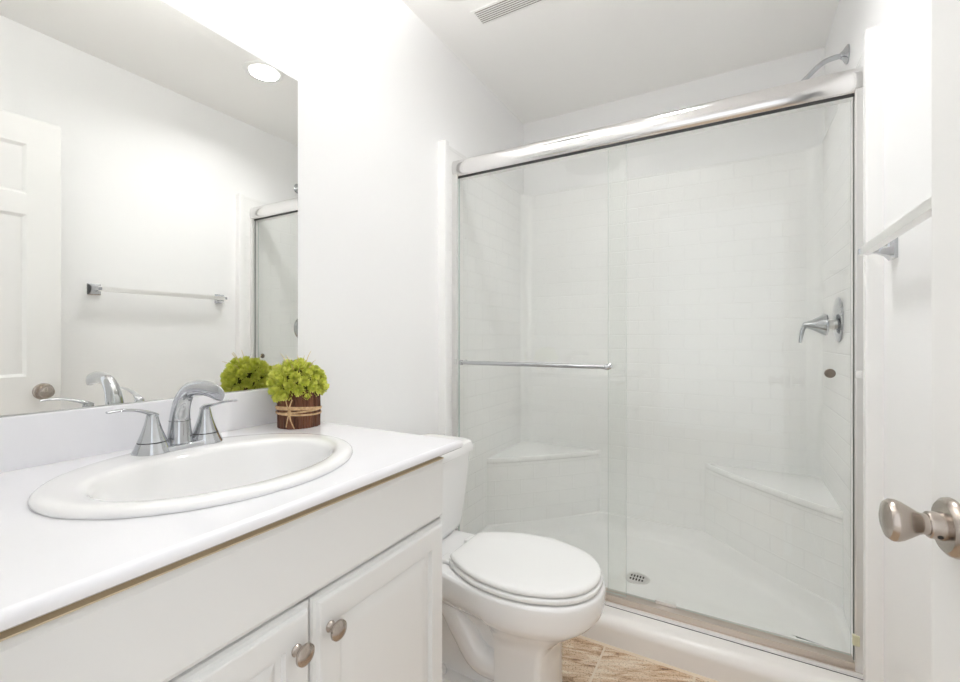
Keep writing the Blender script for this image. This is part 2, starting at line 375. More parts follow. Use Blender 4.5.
# drop-in oval sink
sink = thing('sink', 'white oval drop in sink set into the vanity countertop', 'sink', (SX, SY, KZt))
def el2(a, bb_, z, t):     # a along Y, b along X; t shifts the centre towards the basin opening
    return [Vector((SX+0.030*t+bb_*math.cos(2*PI*k/N), SY+a*math.sin(2*PI*k/N), z)) for k in range(N)]
z0 = KZt
rings = [el2(0.238, 0.200, z0+0.0005, 0), el2(0.2545, 0.2165, z0+0.0005, 0), el2(0.2560, 0.2180, z0+0.0035, 0), el2(0.2550, 0.2170, z0+0.0075, 0), el2(0.2505, 0.2125, z0+0.0115, 0), el2(0.2430, 0.2050, z0+0.0138, 0.0), el2(0.2330, 0.190, z0+0.0142, 0.25),
         el2(0.218, 0.165, z0+0.0135, 0.8), el2(0.208, 0.152, z0+0.0122, 1), el2(0.202, 0.1455, z0+0.0085, 1), el2(0.197, 0.1405, z0+0.001, 1), el2(0.190, 0.134, z0-0.020, 1), el2(0.178, 0.124, z0-0.055, 1), el2(0.155, 0.107, z0-0.095, 1), el2(0.120, 0.083, z0-0.125, 1), el2(0.07, 0.052, z0-0.140, 1), el2(0.022, 0.022, z0-0.146, 1)]
B().loft(rings, False, True).build('basin', M['porcelain'], sink, smooth=60)
B().lathe([(0, -0.003), (0.021, -0.003), (0.022, 0.001), (0.018, 0.003), (0.015, 0.0015), (0.012, 0.0055), (0, 0.006)], (SX+0.03, SY, z0-0.146), (0, 0, 1), 32).build('drain_stopper', M['chrome'], sink)

# faucet
fz = z0+0.0138; FX = 0.150; FY = 0.5050
fa = thing('faucet', 'chrome two handle centerset faucet with arched spout on the oval sink', 'faucet', (FX, FY, fz))
b = B()
def stad(r, l, z):
    out = []
    for k in range(48):
        a = 2*PI*k/48; out.append(Vector((FX+r*math.cos(a), FY+r*math.sin(a)+(l if math.sin(a) >= 0 else -l), z)))
    return out
b.loft([stad(0.0285, 0.050, fz-0.001), stad(0.0285, 0.050, fz+0.003), stad(0.0265, 0.049, fz+0.008), stad(0.022, 0.049, fz+0.0105)])
b.build('base_plate', M['chrome'], fa)
for s in (-1, 1):
    hyy = FY+s*0.0512
    prof = [(0, 0), (0.0335, 0), (0.0335, 0.002), (0.0285, 0.0130), (0.0258, 0.0200), (0.0247, 0.0203), (0.0247, 0.0217), (0.0252, 0.0222), (0.0215, 0.031), (0.0170, 0.044), (0.0132, 0.057), (0.0105, 0.070), (0.0098, 0.0735), (0.0075, 0.0765), (0, 0.0775)]
    h = B().lathe(prof, (FX, hyy, fz), (0, 0, 1), 40).build('faucet_handle', M['chrome'], fa)
    B().lathe([(0, 0.0204), (0.0250, 0.0204), (0.0250, 0.0216), (0, 0.0216)], (FX, hyy, fz), (0, 0, 1), 40).build('seam_ring', M['darkgap'], h)
    if s < 0: path = [(FX, hyy+0.008, fz+0.072), (FX+0.001, hyy-0.006, fz+0.0785), (FX+0.006, hyy-0.030, fz+0.087), (FX+0.011, hyy-0.056, fz+0.0915), (FX+0.014, hyy-0.079, fz+0.0905)]
    else: path = [(FX-0.008, hyy, fz+0.072), (FX+0.006, hyy-0.001, fz+0.0785), (FX+0.030, hyy+0.004, fz+0.0835), (FX+0.066, hyy+0.006, fz+0.0915), (FX+0.102, hyy+0.004, fz+0.0965)]
    B().tube(path, [(0.008, 0.0045), (0.0085, 0.0045), (0.0068, 0.0032), (0.0066, 0.0028), (0.0055, 0.0022)], 16).build('lever', M['chrome'], h)
sp = B()
path = [(FX-0.001, FY, fz+0.002), (FX-0.001, FY, fz+0.030), (FX+0.001, FY, fz+0.068), (FX+0.012, FY, fz+0.098), (FX+0.036, FY, fz+0.120), (FX+0.070, FY, fz+0.1270), (FX+0.105, FY, fz+0.1260), (FX+0.136, FY, fz+0.1200), (FX+0.152, FY, fz+0.1145)]
sp.tube(path, [(0.0245, 0.0255), (0.0210, 0.0215), (0.0180, 0.0180), (0.0170, 0.0160), (0.0155, 0.0140), (0.0150, 0.0112), (0.0155, 0.0088), (0.0150, 0.0062), (0.0100, 0.0032)], 28, up=(0, 1, 0), sub=8)
sp.build('spout', M['chrome'], fa)
B().lathe([(0, 0.0545), (0.0196, 0.0545), (0.0196, 0.0555), (0, 0.0555)], (FX, FY, fz), (0, 0, 1), 40).build('spout_seam', M['darkgap'], fa)
B().lathe([(0, 0), (0.003, 0), (0.003, 0.045), (0.0055, 0.048), (0.0055, 0.054), (0, 0.056)], (FX-0.030, FY, fz-0.001), (0, 0, 1), 16).build('drain_lift_rod', M['chrome'], fa)

# mirror
mir = B().box((0.0, VY0+0.002, 0.9795), (0.005, 0.9105, 1.9005))
mir.bm.faces.ensure_lookup_table()
for f in mir.bm.faces:
    f.material_index = 0 if f.normal.x > 0.5 else 1
tag(mir.build('mirror', [M['mirror'], M['mirroredge']], smooth=0), 'large frameless rectangular mirror on the left wall above the backsplash', 'mirror')

# ================================================================ FLOWERS
PX, PY = 0.116, 0.826
fl = thing('flower_arrangement', 'lime green flowers in a round pot of brown twigs tied with raffia', 'flower arrangement', (PX, PY, KZt))
b = B(); rnd = random.Random(3); PR = 0.0505; nst = 46
for k in range(nst):
    a = 2*PI*(k+rnd.uniform(-0.2, 0.2))/nst; r = PR+rnd.uniform(-0.0015, 0.0015)
    q = 0.0038+rnd.uniform(-0.0006, 0.0012); hgt = 0.098+rnd.uniform(-0.006, 0.006)
    x, y = PX+r*math.cos(a), PY+r*math.sin(a); tx = rnd.uniform(-0.0015, 0.0015)
    b.tube([(x, y, KZt+0.0005), (x+tx, y+tx, KZt+0.05), (x-tx, y, KZt+hgt)], [q, q*1.08, q*0.95], 8, sub=3)
b.lathe([(0, 0.0005), (PR-0.002, 0.0005), (PR-0.002, 0.088), (0, 0.088)], (PX, PY, KZt), (0, 0, 1), 32)
b.build('twig_pot', M['bark'], fl, smooth=60)
tie = B()
for j, (zz, til, az) in enumerate(((0.043, 0.004, 0.5), (0.048, -0.005, 2.0), (0.0385, 0.003, 3.6), (0.052, 0.006, 5.0))):
    R = PR+0.0062+0.0006*j
    pts = [(PX+R*math.cos(2*PI*k/28), PY+R*math.sin(2*PI*k/28), KZt+zz+til*math.cos(2*PI*k/28-az)) for k in range(29)]
    tie.tube(pts, (0.0010, 0.0024), 8, sub=2) if False else tie.tube(pts, [(0.0011, 0.0024)]*29, 8, up=(0, 0, 1), sub=2)
ka = math.radians(-62); kx, ky = PX+(PR+0.008)*math.cos(ka), PY+(PR+0.008)*math.sin(ka)
tx_, ty_ = -math.sin(ka), math.cos(ka)
tie.lathe([(0, -0.005), (0.004, -0.0035), (0.0055, 0), (0.004, 0.0035), (0, 0.005)], (kx, ky, KZt+0.045), (tx_, ty_, 0.3), 12)
for du, dz, l in ((0.014, -0.042, 1), (-0.008, -0.038, 1), (-0.010, 0.036, 1), (0.008, 0.034, 1)):
    tie.tube([(kx, ky, KZt+0.045), (kx+0.004*math.cos(ka)+tx_*du*0.4, ky+0.004*math.sin(ka)+ty_*du*0.4, KZt+0.045+dz*0.5), (kx+0.001*math.cos(ka)+tx_*du, ky+0.001*math.sin(ka)+ty_*du, KZt+0.045+dz)], [(0.0018, 0.0012)]*3, 8)
tie.build('raffia_tie', M['raffia'], fl, smooth=60)
BC = Vector((PX-0.002, PY-0.002, KZt+0.117)); RX, RZ = 0.057, 0.046
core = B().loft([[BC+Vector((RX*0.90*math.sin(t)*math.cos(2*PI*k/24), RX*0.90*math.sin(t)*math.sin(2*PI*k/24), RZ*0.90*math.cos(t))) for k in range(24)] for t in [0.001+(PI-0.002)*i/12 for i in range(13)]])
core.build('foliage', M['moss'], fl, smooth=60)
def floret(seed):
    r = random.Random(seed); b = bmesh.new()
    for lay, (n, tilt, L, lift) in enumerate(((14, 0.10, 0.0165, 0.001), (14, 0.45, 0.0165, 0.003), (12, 0.80, 0.0150, 0.005), (9, 1.15, 0.0125, 0.006), (5, 1.4, 0.0105, 0.006))):
        for k in range(n):
            a = 2*PI*(k+0.5*lay+r.uniform(-0.2, 0.2))/n; t = tilt+r.uniform(-0.15, 0.15); l = L*r.uniform(0.85, 1.12); wd = 0.0026*r.uniform(0.85, 1.2)
            rad = Vector((math.cos(a), math.sin(a), 0)); tan = Vector((-math.sin(a), math.cos(a), 0)); up = Vector((0, 0, 1))
            d1 = rad*math.cos(t)+up*math.sin(t); d2 = rad*math.cos(t+0.6)+up*math.sin(t+0.6); nrm = up*math.cos(t)-rad*math.sin(t)
            base = up*lift
            p = [base-tan*wd*0.3, base+tan*wd*0.3, base+d1*l*0.55+tan*wd, base+d1*l*0.55-tan*wd, base+d1*l*0.55-nrm*0.001, base+d1*l*0.55+d2*l*0.45+tan*wd*0.55, base+d1*l*0.55+d2*l*0.45-tan*wd*0.55, base+d1*l*0.55+d2*l*0.45-nrm*0.0006]
            v = [b.verts.new(q) for q in p]
            for q in ((0, 1, 2, 4), (0, 4, 3), (4, 2, 5, 7), (3, 4, 7, 6)):
                b.faces.new([v[i] for i in q])
    me = bpy.data.meshes.new('flower_head'); b.to_mesh(me); b.free(); me.materials.append(M['petal'])
    me.polygons.foreach_set('use_smooth', [True]*len(me.polygons))
    return me
fms = [floret(i) for i in range(4)]
cnt = 50; rr_ = random.Random(11); ga = PI*(3-5**0.5)
for i in range(cnt):
    z = 1-1.62*(i+0.5)/cnt; ph = ga*i; s = math.sqrt(max(0, 1-z*z))
    n = Vector((s*math.cos(ph), s*math.sin(ph), z))
    pos = BC+Vector((n.x*RX, n.y*RX, n.z*RZ))
    pos.x = max(pos.x, 0.046)
    o = bpy.data.objects.new('flower_head', fms[i % 4]); C.objects.link(o); o.parent = fl
    nn = Vector((n.x, n.y, n.z*1.2+0.15)).normalized()
    q = nn.to_track_quat('Z', 'Y') @ Matrix.Rotation(rr_.uniform(0, 6), 3, 'Z').to_quaternion()
    o.rotation_mode = 'QUATERNION'; o.rotation_quaternion = q
    sc = rr_.uniform(0.98, 1.38); o.scale = (sc, sc, sc); o.location = pos-Vector((PX, PY, KZt))+nn*rr_.uniform(-0.004, 0.003)
for k in range(9):
    a = rr_.uniform(0, 2*PI); e = rr_.uniform(0.1, 1.1); d = Vector((math.cos(a)*math.cos(e)*0.9, math.sin(a)*math.cos(e), math.sin(e)))
    if d.x < -0.5: d.x = -d.x
    p0 = BC+d*0.050; p2 = BC+d*rr_.uniform(0.083, 0.100)+Vector((0, 0, rr_.uniform(-0.01, 0.008))); p1 = (p0+p2)/2+Vector((0, 0, 0.005))
    if p2.x < 0.02: continue
    B().tube([p0, p1, p2], [0.0012, 0.0010, 0.0005], 6, sub=4).build('straw_strand', M['straw'], fl, smooth=60)

# ================================================================ TOILET
TY = 1.281
toi = thing('toilet', 'white two piece elongated toilet with closed lid between vanity and shower', 'toilet', (0.42, TY, 0))
tab = [(0.372, 0.088), (0.390, 0.104), (0.418, 0.124), (0.457, 0.145), (0.501, 0.162), (0.545, 0.170), (0.593, 0.1735), (0.635, 0.171), (0.670, 0.1645), (0.705, 0.153), (0.737, 0.139), (0.765, 0.120), (0.787, 0.099), (0.803, 0.076), (0.814, 0.051), (0.8195, 0.025), (0.821, 0.0)]
def egg(off, z, x0=None, sq=1.0):
    cx = 0.58; pts = []
    for x, hw in tab: pts.append((x, hw))
    full = [(x, h) for x, h in pts]+[(x, -h) for x, h in pts[-2::-1]]
    out = []
    for x, h in full:
        d = Vector((x-cx, h)); l = d.length
        nx, ny = cx+d.x*(1+off/l), h+d.y*(off/l)
        if x0 is not None: nx = max(nx, x0)
        out.append(Vector((nx, TY+ny, z)))
    # straight back edge
    a, c = out[-1], out[0]
    for k in (1, 2, 3): out.append(a.lerp(c, k/4))
    return out
# bowl, pedestal
def ering(xb, xf, hw, z, p=2.4, n=64, shiftw=0.5):
    # closed outline: back x, front x, half width; widest at fraction shiftw
    out = []; xm = xb+(xf-xb)*shiftw
    for k in range(n):
        a = 2*PI*k/n; ca, sa = math.cos(a), math.sin(a)
        ex = (abs(ca)**(2/p))*(1 if ca > 0 else -1); ey = (abs(sa)**(2/p))*(1 if sa > 0 else -1)
        x = xm+ex*((xf-xm) if ca > 0 else (xm-xb)); out.append(Vector((x, TY+hw*ey, z)))
    return out
b = B()
btab = [(0.082, 0.110), (0.100, 0.128), (0.17, 0.136), (0.25, 0.139), (0.32, 0.142), (0.375, 0.147), (0.42, 0.155), (0.46, 0.163), (0.50, 0.1715), (0.527, 0.176), (0.545, 0.179), (0.593, 0.1835), (0.635, 0.181), (0.672, 0.1745), (0.709, 0.163), (0.743, 0.149), (0.772, 0.130), (0.795, 0.107), (0.812, 0.083), (0.8235, 0.056), (0.830, 0.028), (0.832, 0.0)]
bc_ = []
for x, h in btab:       # pedestal outline matched point for point to the rim
    if x < 0.52: cx2, ch = 0.135+(x-0.082)*0.90, min(h*0.5, 0.062)
    elif x < 0.53: cx2, ch = 0.532, 0.066
    elif x < 0.56: cx2, ch = 0.536, 0.101
    else: cx2, ch = 0.536+(x-0.545)*0.155/0.287, min(0.103, h*1.12)
    bc_.append((cx2, ch))
def bout(z, off=0.0, t=1.0, k=1.0):
    pts = []
    for (x, h), (x2, h2) in zip(btab, bc_):
        d = Vector((x-0.45, h)); l = d.length; X_, H_ = x+d.x/l*off, max(0, h+d.y/l*off) if h > 0 else 0
        pts.append((x2+(X_-x2)*t, (h2*k if t == 0 else h2)+(H_-(h2*k if t == 0 else h2))*t))
    return [Vector((x, TY+h, z)) for x, h in pts]+[Vector((x, TY-h, z)) for x, h in pts[-2::-1]]
rings = [bout(0.0, 0, 0, 1.10), bout(0.02, 0, 0, 1.10), bout(0.05, 0, 0, 1.02), bout(0.15, 0, 0), bout(0.215, 0, 0.05), bout(0.245, 0, 0.17), bout(0.272, 0, 0.40), bout(0.298, 0, 0.70), bout(0.315, 0, 0.89), bout(0.331, 0, 0.975),
         bout(0.350, 0.001), bout(0.375, 0.0025), bout(0.390, 0.002), bout(0.398, -0.001), bout(0.4020, -0.009)]
b.loft(rings)
b.build('bowl', M['porcelain'], toi, smooth=50)
b = B()     # foot and trapway
b.loft([rrect(0.16, 0.60, TY-0.118, TY+0.118, 0.06, 0.0), rrect(0.16, 0.60, TY-0.117, TY+0.117, 0.06, 0.018), rrect(0.175, 0.585, TY-0.104, TY+0.104, 0.06, 0.045)])
for s in (-1, 1):
    b.tube([(0.55, TY+s*0.050, 0.12), (0.47, TY+s*0.058, 0.13), (0.41, TY+s*0.060, 0.20), (0.345, TY+s*0.060, 0.275), (0.27, TY+s*0.058, 0.27), (0.235, TY+s*0.055, 0.19), (0.245, TY+s*0.053, 0.11), (0.25, TY+s*0.05, 0.02)], [0.046, 0.048, 0.047, 0.045, 0.045, 0.046, 0.047, 0.048], 20)
b.build('trapway', M['porcelain'], toi, smooth=60)
for s in (-1, 1):
    B().lathe([(0, 0), (0.0165, 0), (0.0165, 0.012), (0.0145, 0.022), (0.009, 0.027), (0, 0.028)], (0.335, TY+s*0.085, 0.040), (0, 0, 1), 24).build('bolt_cap', M['seatplastic'], toi)
B().loft([egg(-0.004, 0.4045), egg(0.004, 0.4055), egg(0.006, 0.4085), egg(0.006, 0.4155), egg(0.003, 0.419), egg(-0.004, 0.420)]).build('toilet_seat', M['seatplastic'], toi, smooth=50)
B().loft([egg(-0.006, 0.4215), egg(-0.002, 0.4220), egg(0.001, 0.4245), egg(0.001, 0.431), egg(-0.002, 0.4355), egg(-0.008, 0.4385), egg(-0.03, 0.4405), egg(-0.09, 0.442)]).build('toilet_lid', M['seatplastic'], toi, smooth=50)
for s in (-1, 1):
    B().box((0.335, TY+s*0.075-0.022, 0.4015), (0.384, TY+s*0.075+0.022, 0.4175), 0.006, 3).build('hinge', M['seatplastic'], toi)
def bow(x0, x1, hw, r, z, bowd=0.014):
    out = []
    for p in rrect(x0, x1, TY-hw, TY+hw, r, z, 8): out.append(p)
    # subdivide the front face into a bow
    res = []
    for i, p in enumerate(out):
        res.append(p); q = out[(i+1) % len(out)]
        if abs(p.x-x1) < 1e-6 and abs(q.x-x1) < 1e-6 and (q-p).length > 0.05:
            for k in range(1, 12): res.append(p.lerp(q, k/12))
    for p in res:
        if p.x > (x0+x1)/2: p.x += bowd*(1-((p.y-TY)/hw)**2)*((p.x-(x0+x1)/2)/((x1-x0)/2))
    return res
tk = [(0.085, 0.228, 0.150, 0.372), (0.080, 0.236, 0.172, 0.378), (0.076, 0.242, 0.181, 0.400), (0.070, 0.252, 0.192, 0.50), (0.064, 0.260, 0.202, 0.62), (0.062, 0.264, 0.206, 0.700)]
# the tank rests on the deck
tk = [(x0+0.008, x1+0.012, hw+0.003, 0.405+(z-0.372)*(0.6925-0.405)/(0.700-0.372)) for x0, x1, hw, z in tk]
B().loft([bow(x0, x1, hw, 0.028, z) for x0, x1, hw, z in tk]).build('tank', M['porcelain'], toi, smooth=50)
B().loft([bow(0.062, 0.280, 0.214, 0.03, 0.6920), bow(0.058, 0.288, 0.220, 0.032, 0.6970), bow(0.058, 0.288, 0.220, 0.032, 0.714), bow(0.062, 0.282, 0.214, 0.032, 0.728), bow(0.080, 0.264, 0.196, 0.03, 0.7355)]).build('tank_lid', M['porcelain'], toi, smooth=40)

# ================================================================ SHOWER UNIT
sh = thing('shower_stall', 'white molded shower surround with embossed subway tile walls and corner seats', 'shower stall', (W/2, 2.1, 0))
ST = 2.003; XL, XR, YBk = 0.021, 1.503, 2.560; YFl = 1.660; ZP = 0.135
def uv_tile(co, f):
    n = f.normal
    if abs(n.z) > 0.7: return (0.01, 0.01)   # placed inside one tile
    if abs(n.y) > 0.9: return (co.x+0.059, co.z+0.024)
    if abs(n.x) > 0.9: return (co.y+0.02, co.z+0.024)
    s = (co.x+co.y)/math.sqrt(2) if n.x*n.y < 0 else (co.x-co.y)/math.sqrt(2)
    return (co.x*1.414, co.z+0.024)
e = 0.0008
for xw, xi, sg in ((0.0004, XL, 1), (W-0.0004, XR, -1)):
    b = B().prism([(xw, YFl+0.02), (xi, YFl+0.02), (xi, YBk+0.02), (xw, YBk+0.02)], 'Z', 0.0, ST); b.build('side_panel', M['tilewall'], sh, smooth=30, uvfun=uv_tile)
    xf = xi+sg*0.0185      # raised flange along the open edge
    b = B().prism([(xw, YFl-0.002), (xf-sg*0.008, YFl-0.002), (xf-sg*0.002, YFl+0.001), (xf, YFl+0.008), (xf, YFl+0.026), (xf-sg*0.002, YFl+0.030), (xw, YFl+0.030)], 'Z', 0.0, ST+0.002)
    b.build('edge_flange', M['acrylic'], sh, smooth=40)
b = B().box((0.001, YBk, 0.0), (W-0.001, YB-0.001, ST), 0.003); b.build('back_panel', M['tilewall'], sh, smooth=30, uvfun=uv_tile)
# smooth rounded corner columns above the seats
for xs, sgn in ((XL, 1), (XR, -1)):
    r = 0.055
    arc = [(xs+sgn*(r-r*math.cos(PI/2*k/10)), YBk-r+r*math.sin(PI/2*k/10)) for k in range(11)]
    B().prism([(xs-sgn*e, YBk+e)]+[(xs-sgn*e, YBk-r-0.002)]+[(x, y) for x, y in arc]+[(xs+sgn*(r+0.002), YBk+e)], 'Z', 0.47, ST-0.004).build('corner_column', M['acrylic'], sh, smooth=40)
# corner seats
for xs, sgn in ((XL, 1), (XR, -1)):
    A = (xs-sgn*e, YBk-0.485); Bq = (xs+sgn*0.475, YBk+e); Cc = (xs-sgn*e, YBk+e)
    def off(d):
        nx, ny = sgn*0.714, -0.70
        front = []
        for k in range(13):
            t = k/12; bulge = 0.016*4*t*(1-t)+d*min(1, 10*t*(1-t))
            front.append(Vector((A[0]+(Bq[0]-A[0])*t+nx*bulge, A[1]+(Bq[1]-A[1])*t+ny*bulge, 0)))
        for p in front:
            p.y = min(p.y, YBk+e); p.x = max(p.x, xs-e) if sgn > 0 else min(p.x, xs+e)
        return front
    rings = []
    for z, d in ((ZP-0.05, 0.0), (0.455, 0.0), (0.458, 0.006), (0.464, 0.010), (0.478, 0.010), (0.484, 0.006), (0.486, -0.002), (0.482, -0.03)):
        rings.append([Vector((p.x, p.y, z)) for p in off(d)]+[Vector((Cc[0], Cc[1], z))])
    B().loft(rings).build('corner_seat', M['tilewall'], sh, smooth=40, uvfun=uv_tile)
# pan and curb
prof = [(1.647, 0.001), (1.649, 0.060)]
for k in range(9):
    a = PI/2*k/8; prof.append((1.649+0.040*(1-math.cos(a)), 0.060+0.038*math.sin(a)))
prof += [(1.72, 0.0985), (1.80, 0.0985), (1.815, 0.094), (1.825, 0.080), (1.83, 0.03), (1.83, 0.001)]
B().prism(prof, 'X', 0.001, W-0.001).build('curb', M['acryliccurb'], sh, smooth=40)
def inset(poly, d):
    n = len(poly); out = []
    for i in range(n):
        p0, p1, p2 = Vector(poly[i-1]), Vector(poly[i]), Vector(poly[(i+1) % n])
        e1, e2 = (p1-p0).normalized(), (p2-p1).normalized(); n1, n2 = Vector((-e1.y, e1.x)), Vector((-e2.y, e2.x))
        m_ = (n1+n2).normalized(); out.append(p1+m_*(d/max(0.3, m_.dot(n1))))
    return out
outer = [(XL, 1.795), (XR, 1.795), (XR, YBk-0.485), (XR-0.475, YBk), (XL+0.475, YBk), (XL, YBk-0.485)]
def rounded(poly, r, n=6):
    out = []; N_ = len(poly)
    for i in range(N_):
        p0, p1, p2 = Vector(poly[i-1]), Vector(poly[i]), Vector(poly[(i+1) % N_])
        a = p1+(p0-p1).normalized()*r; c = p1+(p2-p1).normalized()*r
        for k in range(n+1):
            t = k/n; out.append(a*(1-t)**2+p1*2*t*(1-t)+c*t*t)
    return out
rings = []
for d, zb_, zf, r in ((-0.003, ZP-0.03, 0.06, 0.01), (-0.002, ZP, 0.075, 0.01), (0.010, ZP+0.001, 0.076, 0.02), (0.018, ZP-0.006, 0.072, 0.03), (0.026, 0.095, 0.064, 0.05), (0.040, 0.066, 0.057, 0.06), (0.075, 0.056, 0.053, 0.07), (0.20, 0.050, 0.050, 0.04)):
    poly = rounded(inset(outer, d), max(r, 0.005))
    rings.append([Vector((p.x, p.y, zf+(zb_-zf)*min(1, max(0, (p.y-1.84)/0.25)))) for p in poly])
cx_, cy_ = 0.762, 2.085
rings.append([Vector((cx_+0.05*math.cos(math.atan2(p.y-cy_, p.x-cx_)), cy_+0.05*math.sin(math.atan2(p.y-cy_, p.x-cx_)), 0.046)) for p in rings[-1]])
B().loft(rings, False, True).build('shower_pan', M['acrylic'], sh, smooth=50)
B().prism([(1.640, 0.0005), (1.648, 0.0005), (1.648, 0.0065), (1.644, 0.0055)], 'X', 0.013, W-0.013).build('caulk_bead', M['caulk'], sh)
# drain
dr = thing('shower_drain', 'round metal drain grate in the white shower floor', 'drain', (0.780, 2.085, 0.0475))
B().lathe([(0, 0), (0.052, 0), (0.053, 0.002), (0.050, 0.004), (0.041, 0.0045), (0.040, 0.0030), (0, 0.0030)], (0.780, 2.085, 0.0475), (0, 0, 1), 48).build('drain_flange', M['satin'], dr)
hl = B()
for i in range(-2, 3):
    for j in (-1, 1):
        x, y, hl_ = i*0.0125, j*0.0145, 0.0105-0.0022*(abs(i) == 2)
        hl.prism([Vector((0.780+x+0.0036*math.cos(a), 2.085+y+hl_*math.copysign(abs(math.sin(a))**0.6, math.sin(a)))) for a in [2*PI*k/14 for k in range(14)]], 'Z', 0.0490, 0.0512)
hl.build('drain_slots', M['darkgap'], dr)

# ================================================================ SLIDING DOOR
sd = thing('shower_door', 'chrome framed sliding glass shower door standing on the curb', 'shower door', (W/2, 1.765, 0.0985))
GZ0, GZ1 = 0.137, 1.868; HZ = 1.905
hp = []
for k in range(24):
    a = 2*PI*k/24; ca, sa = math.cos(a), math.sin(a)
    hp.append((1.765+0.030*(abs(ca)**0.9)*(1 if ca > 0 else -1), HZ+0.0415*(abs(sa)**0.8)*(1 if sa > 0 else -1)))
b = B().prism(hp, 'X', XL+0.0015, XR-0.0015); b.build('header', M['header'], sd, smooth=40)
B().box((XL+0.02, 1.752, HZ-0.047), (XR-0.02, 1.784, HZ-0.036)).build('header_channel', M['satin'], sd)
B().box((XL+0.02, 1.7495, HZ-0.0475), (XR-0.02, 1.7525, HZ-0.0385)).build('header_seal', M['darkgap'], sd)
for x0, x1 in ((XL+0.0015, XL+0.027), (XR-0.027, XR-0.0015)):
    b = B().box((x0, 1.738, 0.0995), (x1, 1.794, HZ-0.03), 0.003)
    j = b.build('jamb', M['jamb'], sd, smooth=30)
    xg = x1-0.0005 if x0 < 0.5 else x0-0.0025
    B().box((xg, 1.753, 0.137), (xg+0.003, 1.759, HZ-0.045)).build('jamb_seal', M['glassedge'] if x0 < 0.5 else M['seal'], j)
b = B().prism([(1.736, 0.0992), (1.736, 0.112), (1.7435, 0.1135), (1.742, 0.1335), (1.790, 0.1335), (1.794, 0.113), (1.794, 0.0992)], 'X', XL+0.0015, XR-0.0015)
b.build('bottom_track', mat('floor_tinted_aluminum', (0.62, 0.55, 0.49), 0.35, 0.9), sd, smooth=25)  # brown floor reflection painted into the metal colour
B().box((XL+0.0015, 1.7295, 0.0992), (XR-0.0015, 1.7365, 0.1125), 0.001).build('track_lip', M['jamb'], sd)
B().box((XL+0.0015, 1.7285, 0.0988), (XR-0.0015, 1.7355, 0.1003)).build('track_gap_strip', M['darkgap'], sd)  # black strip painted in for the dark gap under the track
def pane(x0, x1, y):
    b = B().box((x0, y-0.003, GZ0), (x1, y+0.003, GZ1)); b.bm.normal_update()
    for f in b.bm.faces: f.material_index = 0 if abs(f.normal.y) > 0.5 else 1
    return b.build('glass_panel', [M['glass'], M['glassedge']], sd, smooth=0)
p1 = pane(XL+0.031, 0.800, 1.757); p2 = pane(0.727, XR-0.031, 1.777)
tag(p1, 'outer glass panel with a handle bar'); tag(p2, 'inner glass panel with a small round pull')
hb = B(); hz_ = 1.011; hyb = 1.715
hb.tube([(0.085, hyb, hz_), (0.40, hyb, hz_), (0.742, hyb, hz_)], [0.0085]*3, 16, sub=2)
for x in (0.088, 0.738):
    hb.lathe([(0, 0), (0.011, 0), (0.011, 0.006), (0.0065, 0.010), (0.0065, 0.039), (0, 0.039)], (x, 1.7535, hz_), (0, -1, 0), 20)
    hb.lathe([(0, -0.012), (0.008, -0.011), (0.0115, -0.005), (0.0115, 0.005), (0.008, 0.011), (0, 0.012)], (x, hyb, hz_), (1, 0, 0), 20)
tag(hb.build('handle_bar', M['chrome'], p1), 'horizontal metal handle bar')
B().lathe([(0, 0), (0.0135, 0), (0.0145, 0.003), (0.0145, 0.008), (0.012, 0.010), (0, 0.0085)], (1.419, 1.7735, 1.010), (0, -1, 0), 24).build('finger_pull', mat('dark_bronze', (0.20, 0.17, 0.14), 0.35, 0.8), p2)
for x0, x1, z in ((XL+0.012, XL+0.028, 1.013), (XR-0.028, XR-0.012, 1.010)):
    B().box((x0, 1.733, z-0.011), (x1, 1.742, z+0.011), 0.002).build('bumper', M['seatplastic'], sd)
B().box((XR-0.034, 1.735, 0.190), (XR-0.016, 1.748, 0.222), 0.003).build('bumper', M['bumper'], sd)
B().box((0.900, 1.772, 0.134), (0.972, 1.790, 0.146), 0.002).build('center_guide', M['satin'], sd)

# shower head and valve
arm = thing('wall_shower', 'chrome shower arm and small head high on the right shower wall', 'shower head', (W, 2.11, 2.170))
B().lathe([(0, 0.0005), (0.033, 0.0005), (0.034, 0.004), (0.028, 0.010), (0.016, 0.017), (0.012, 0.024), (0, 0.024)], (W, 2.11, 2.170), (-1, 0, 0), 32).build('wall_flange', M['chrome'], arm)
B().tube([(W-0.006, 2.11, 2.170), (W-0.045, 2.11, 2.168), (W-0.075, 2.11, 2.160), (W-0.105, 2.11, 2.137), (W-0.150, 2.11, 2.092)], [0.0095]*5, 18).build('arm_pipe', M['chrome'], arm)
d_ = Vector((-0.74, 0, -0.67)); q0 = Vector((W-0.141, 2.11, 2.101))
B().lathe([(0, 0), (0.0125, 0), (0.0125, 0.012), (0.010, 0.014), (0.010, 0.018), (0.014, 0.022), (0.016, 0.028), (0.020, 0.036), (0.027, 0.050), (0.029, 0.055), (0.027, 0.058), (0, 0.057)], q0, d_, 28).build('spray_head', M['chrome'], arm)
va = thing('shower_valve', 'chrome single lever shower valve on the right shower wall', 'shower valve', (XR, 2.145, 1.18))
B().lathe([(0, 0.0005), (0.084, 0.0005), (0.086, 0.003), (0.082, 0.008), (0.060, 0.013), (0.030, 0.016), (0, 0.016)], (XR, 2.145, 1.19), (-1, 0, 0), 48).build('escutcheon', M['chrome'], va)
B().lathe([(0, 0.010), (0.019, 0.010), (0.019, 0.036), (0, 0.036)], (XR, 2.145, 1.172), (-1, 0, 0), 28).build('valve_sleeve', M['satin'], va)
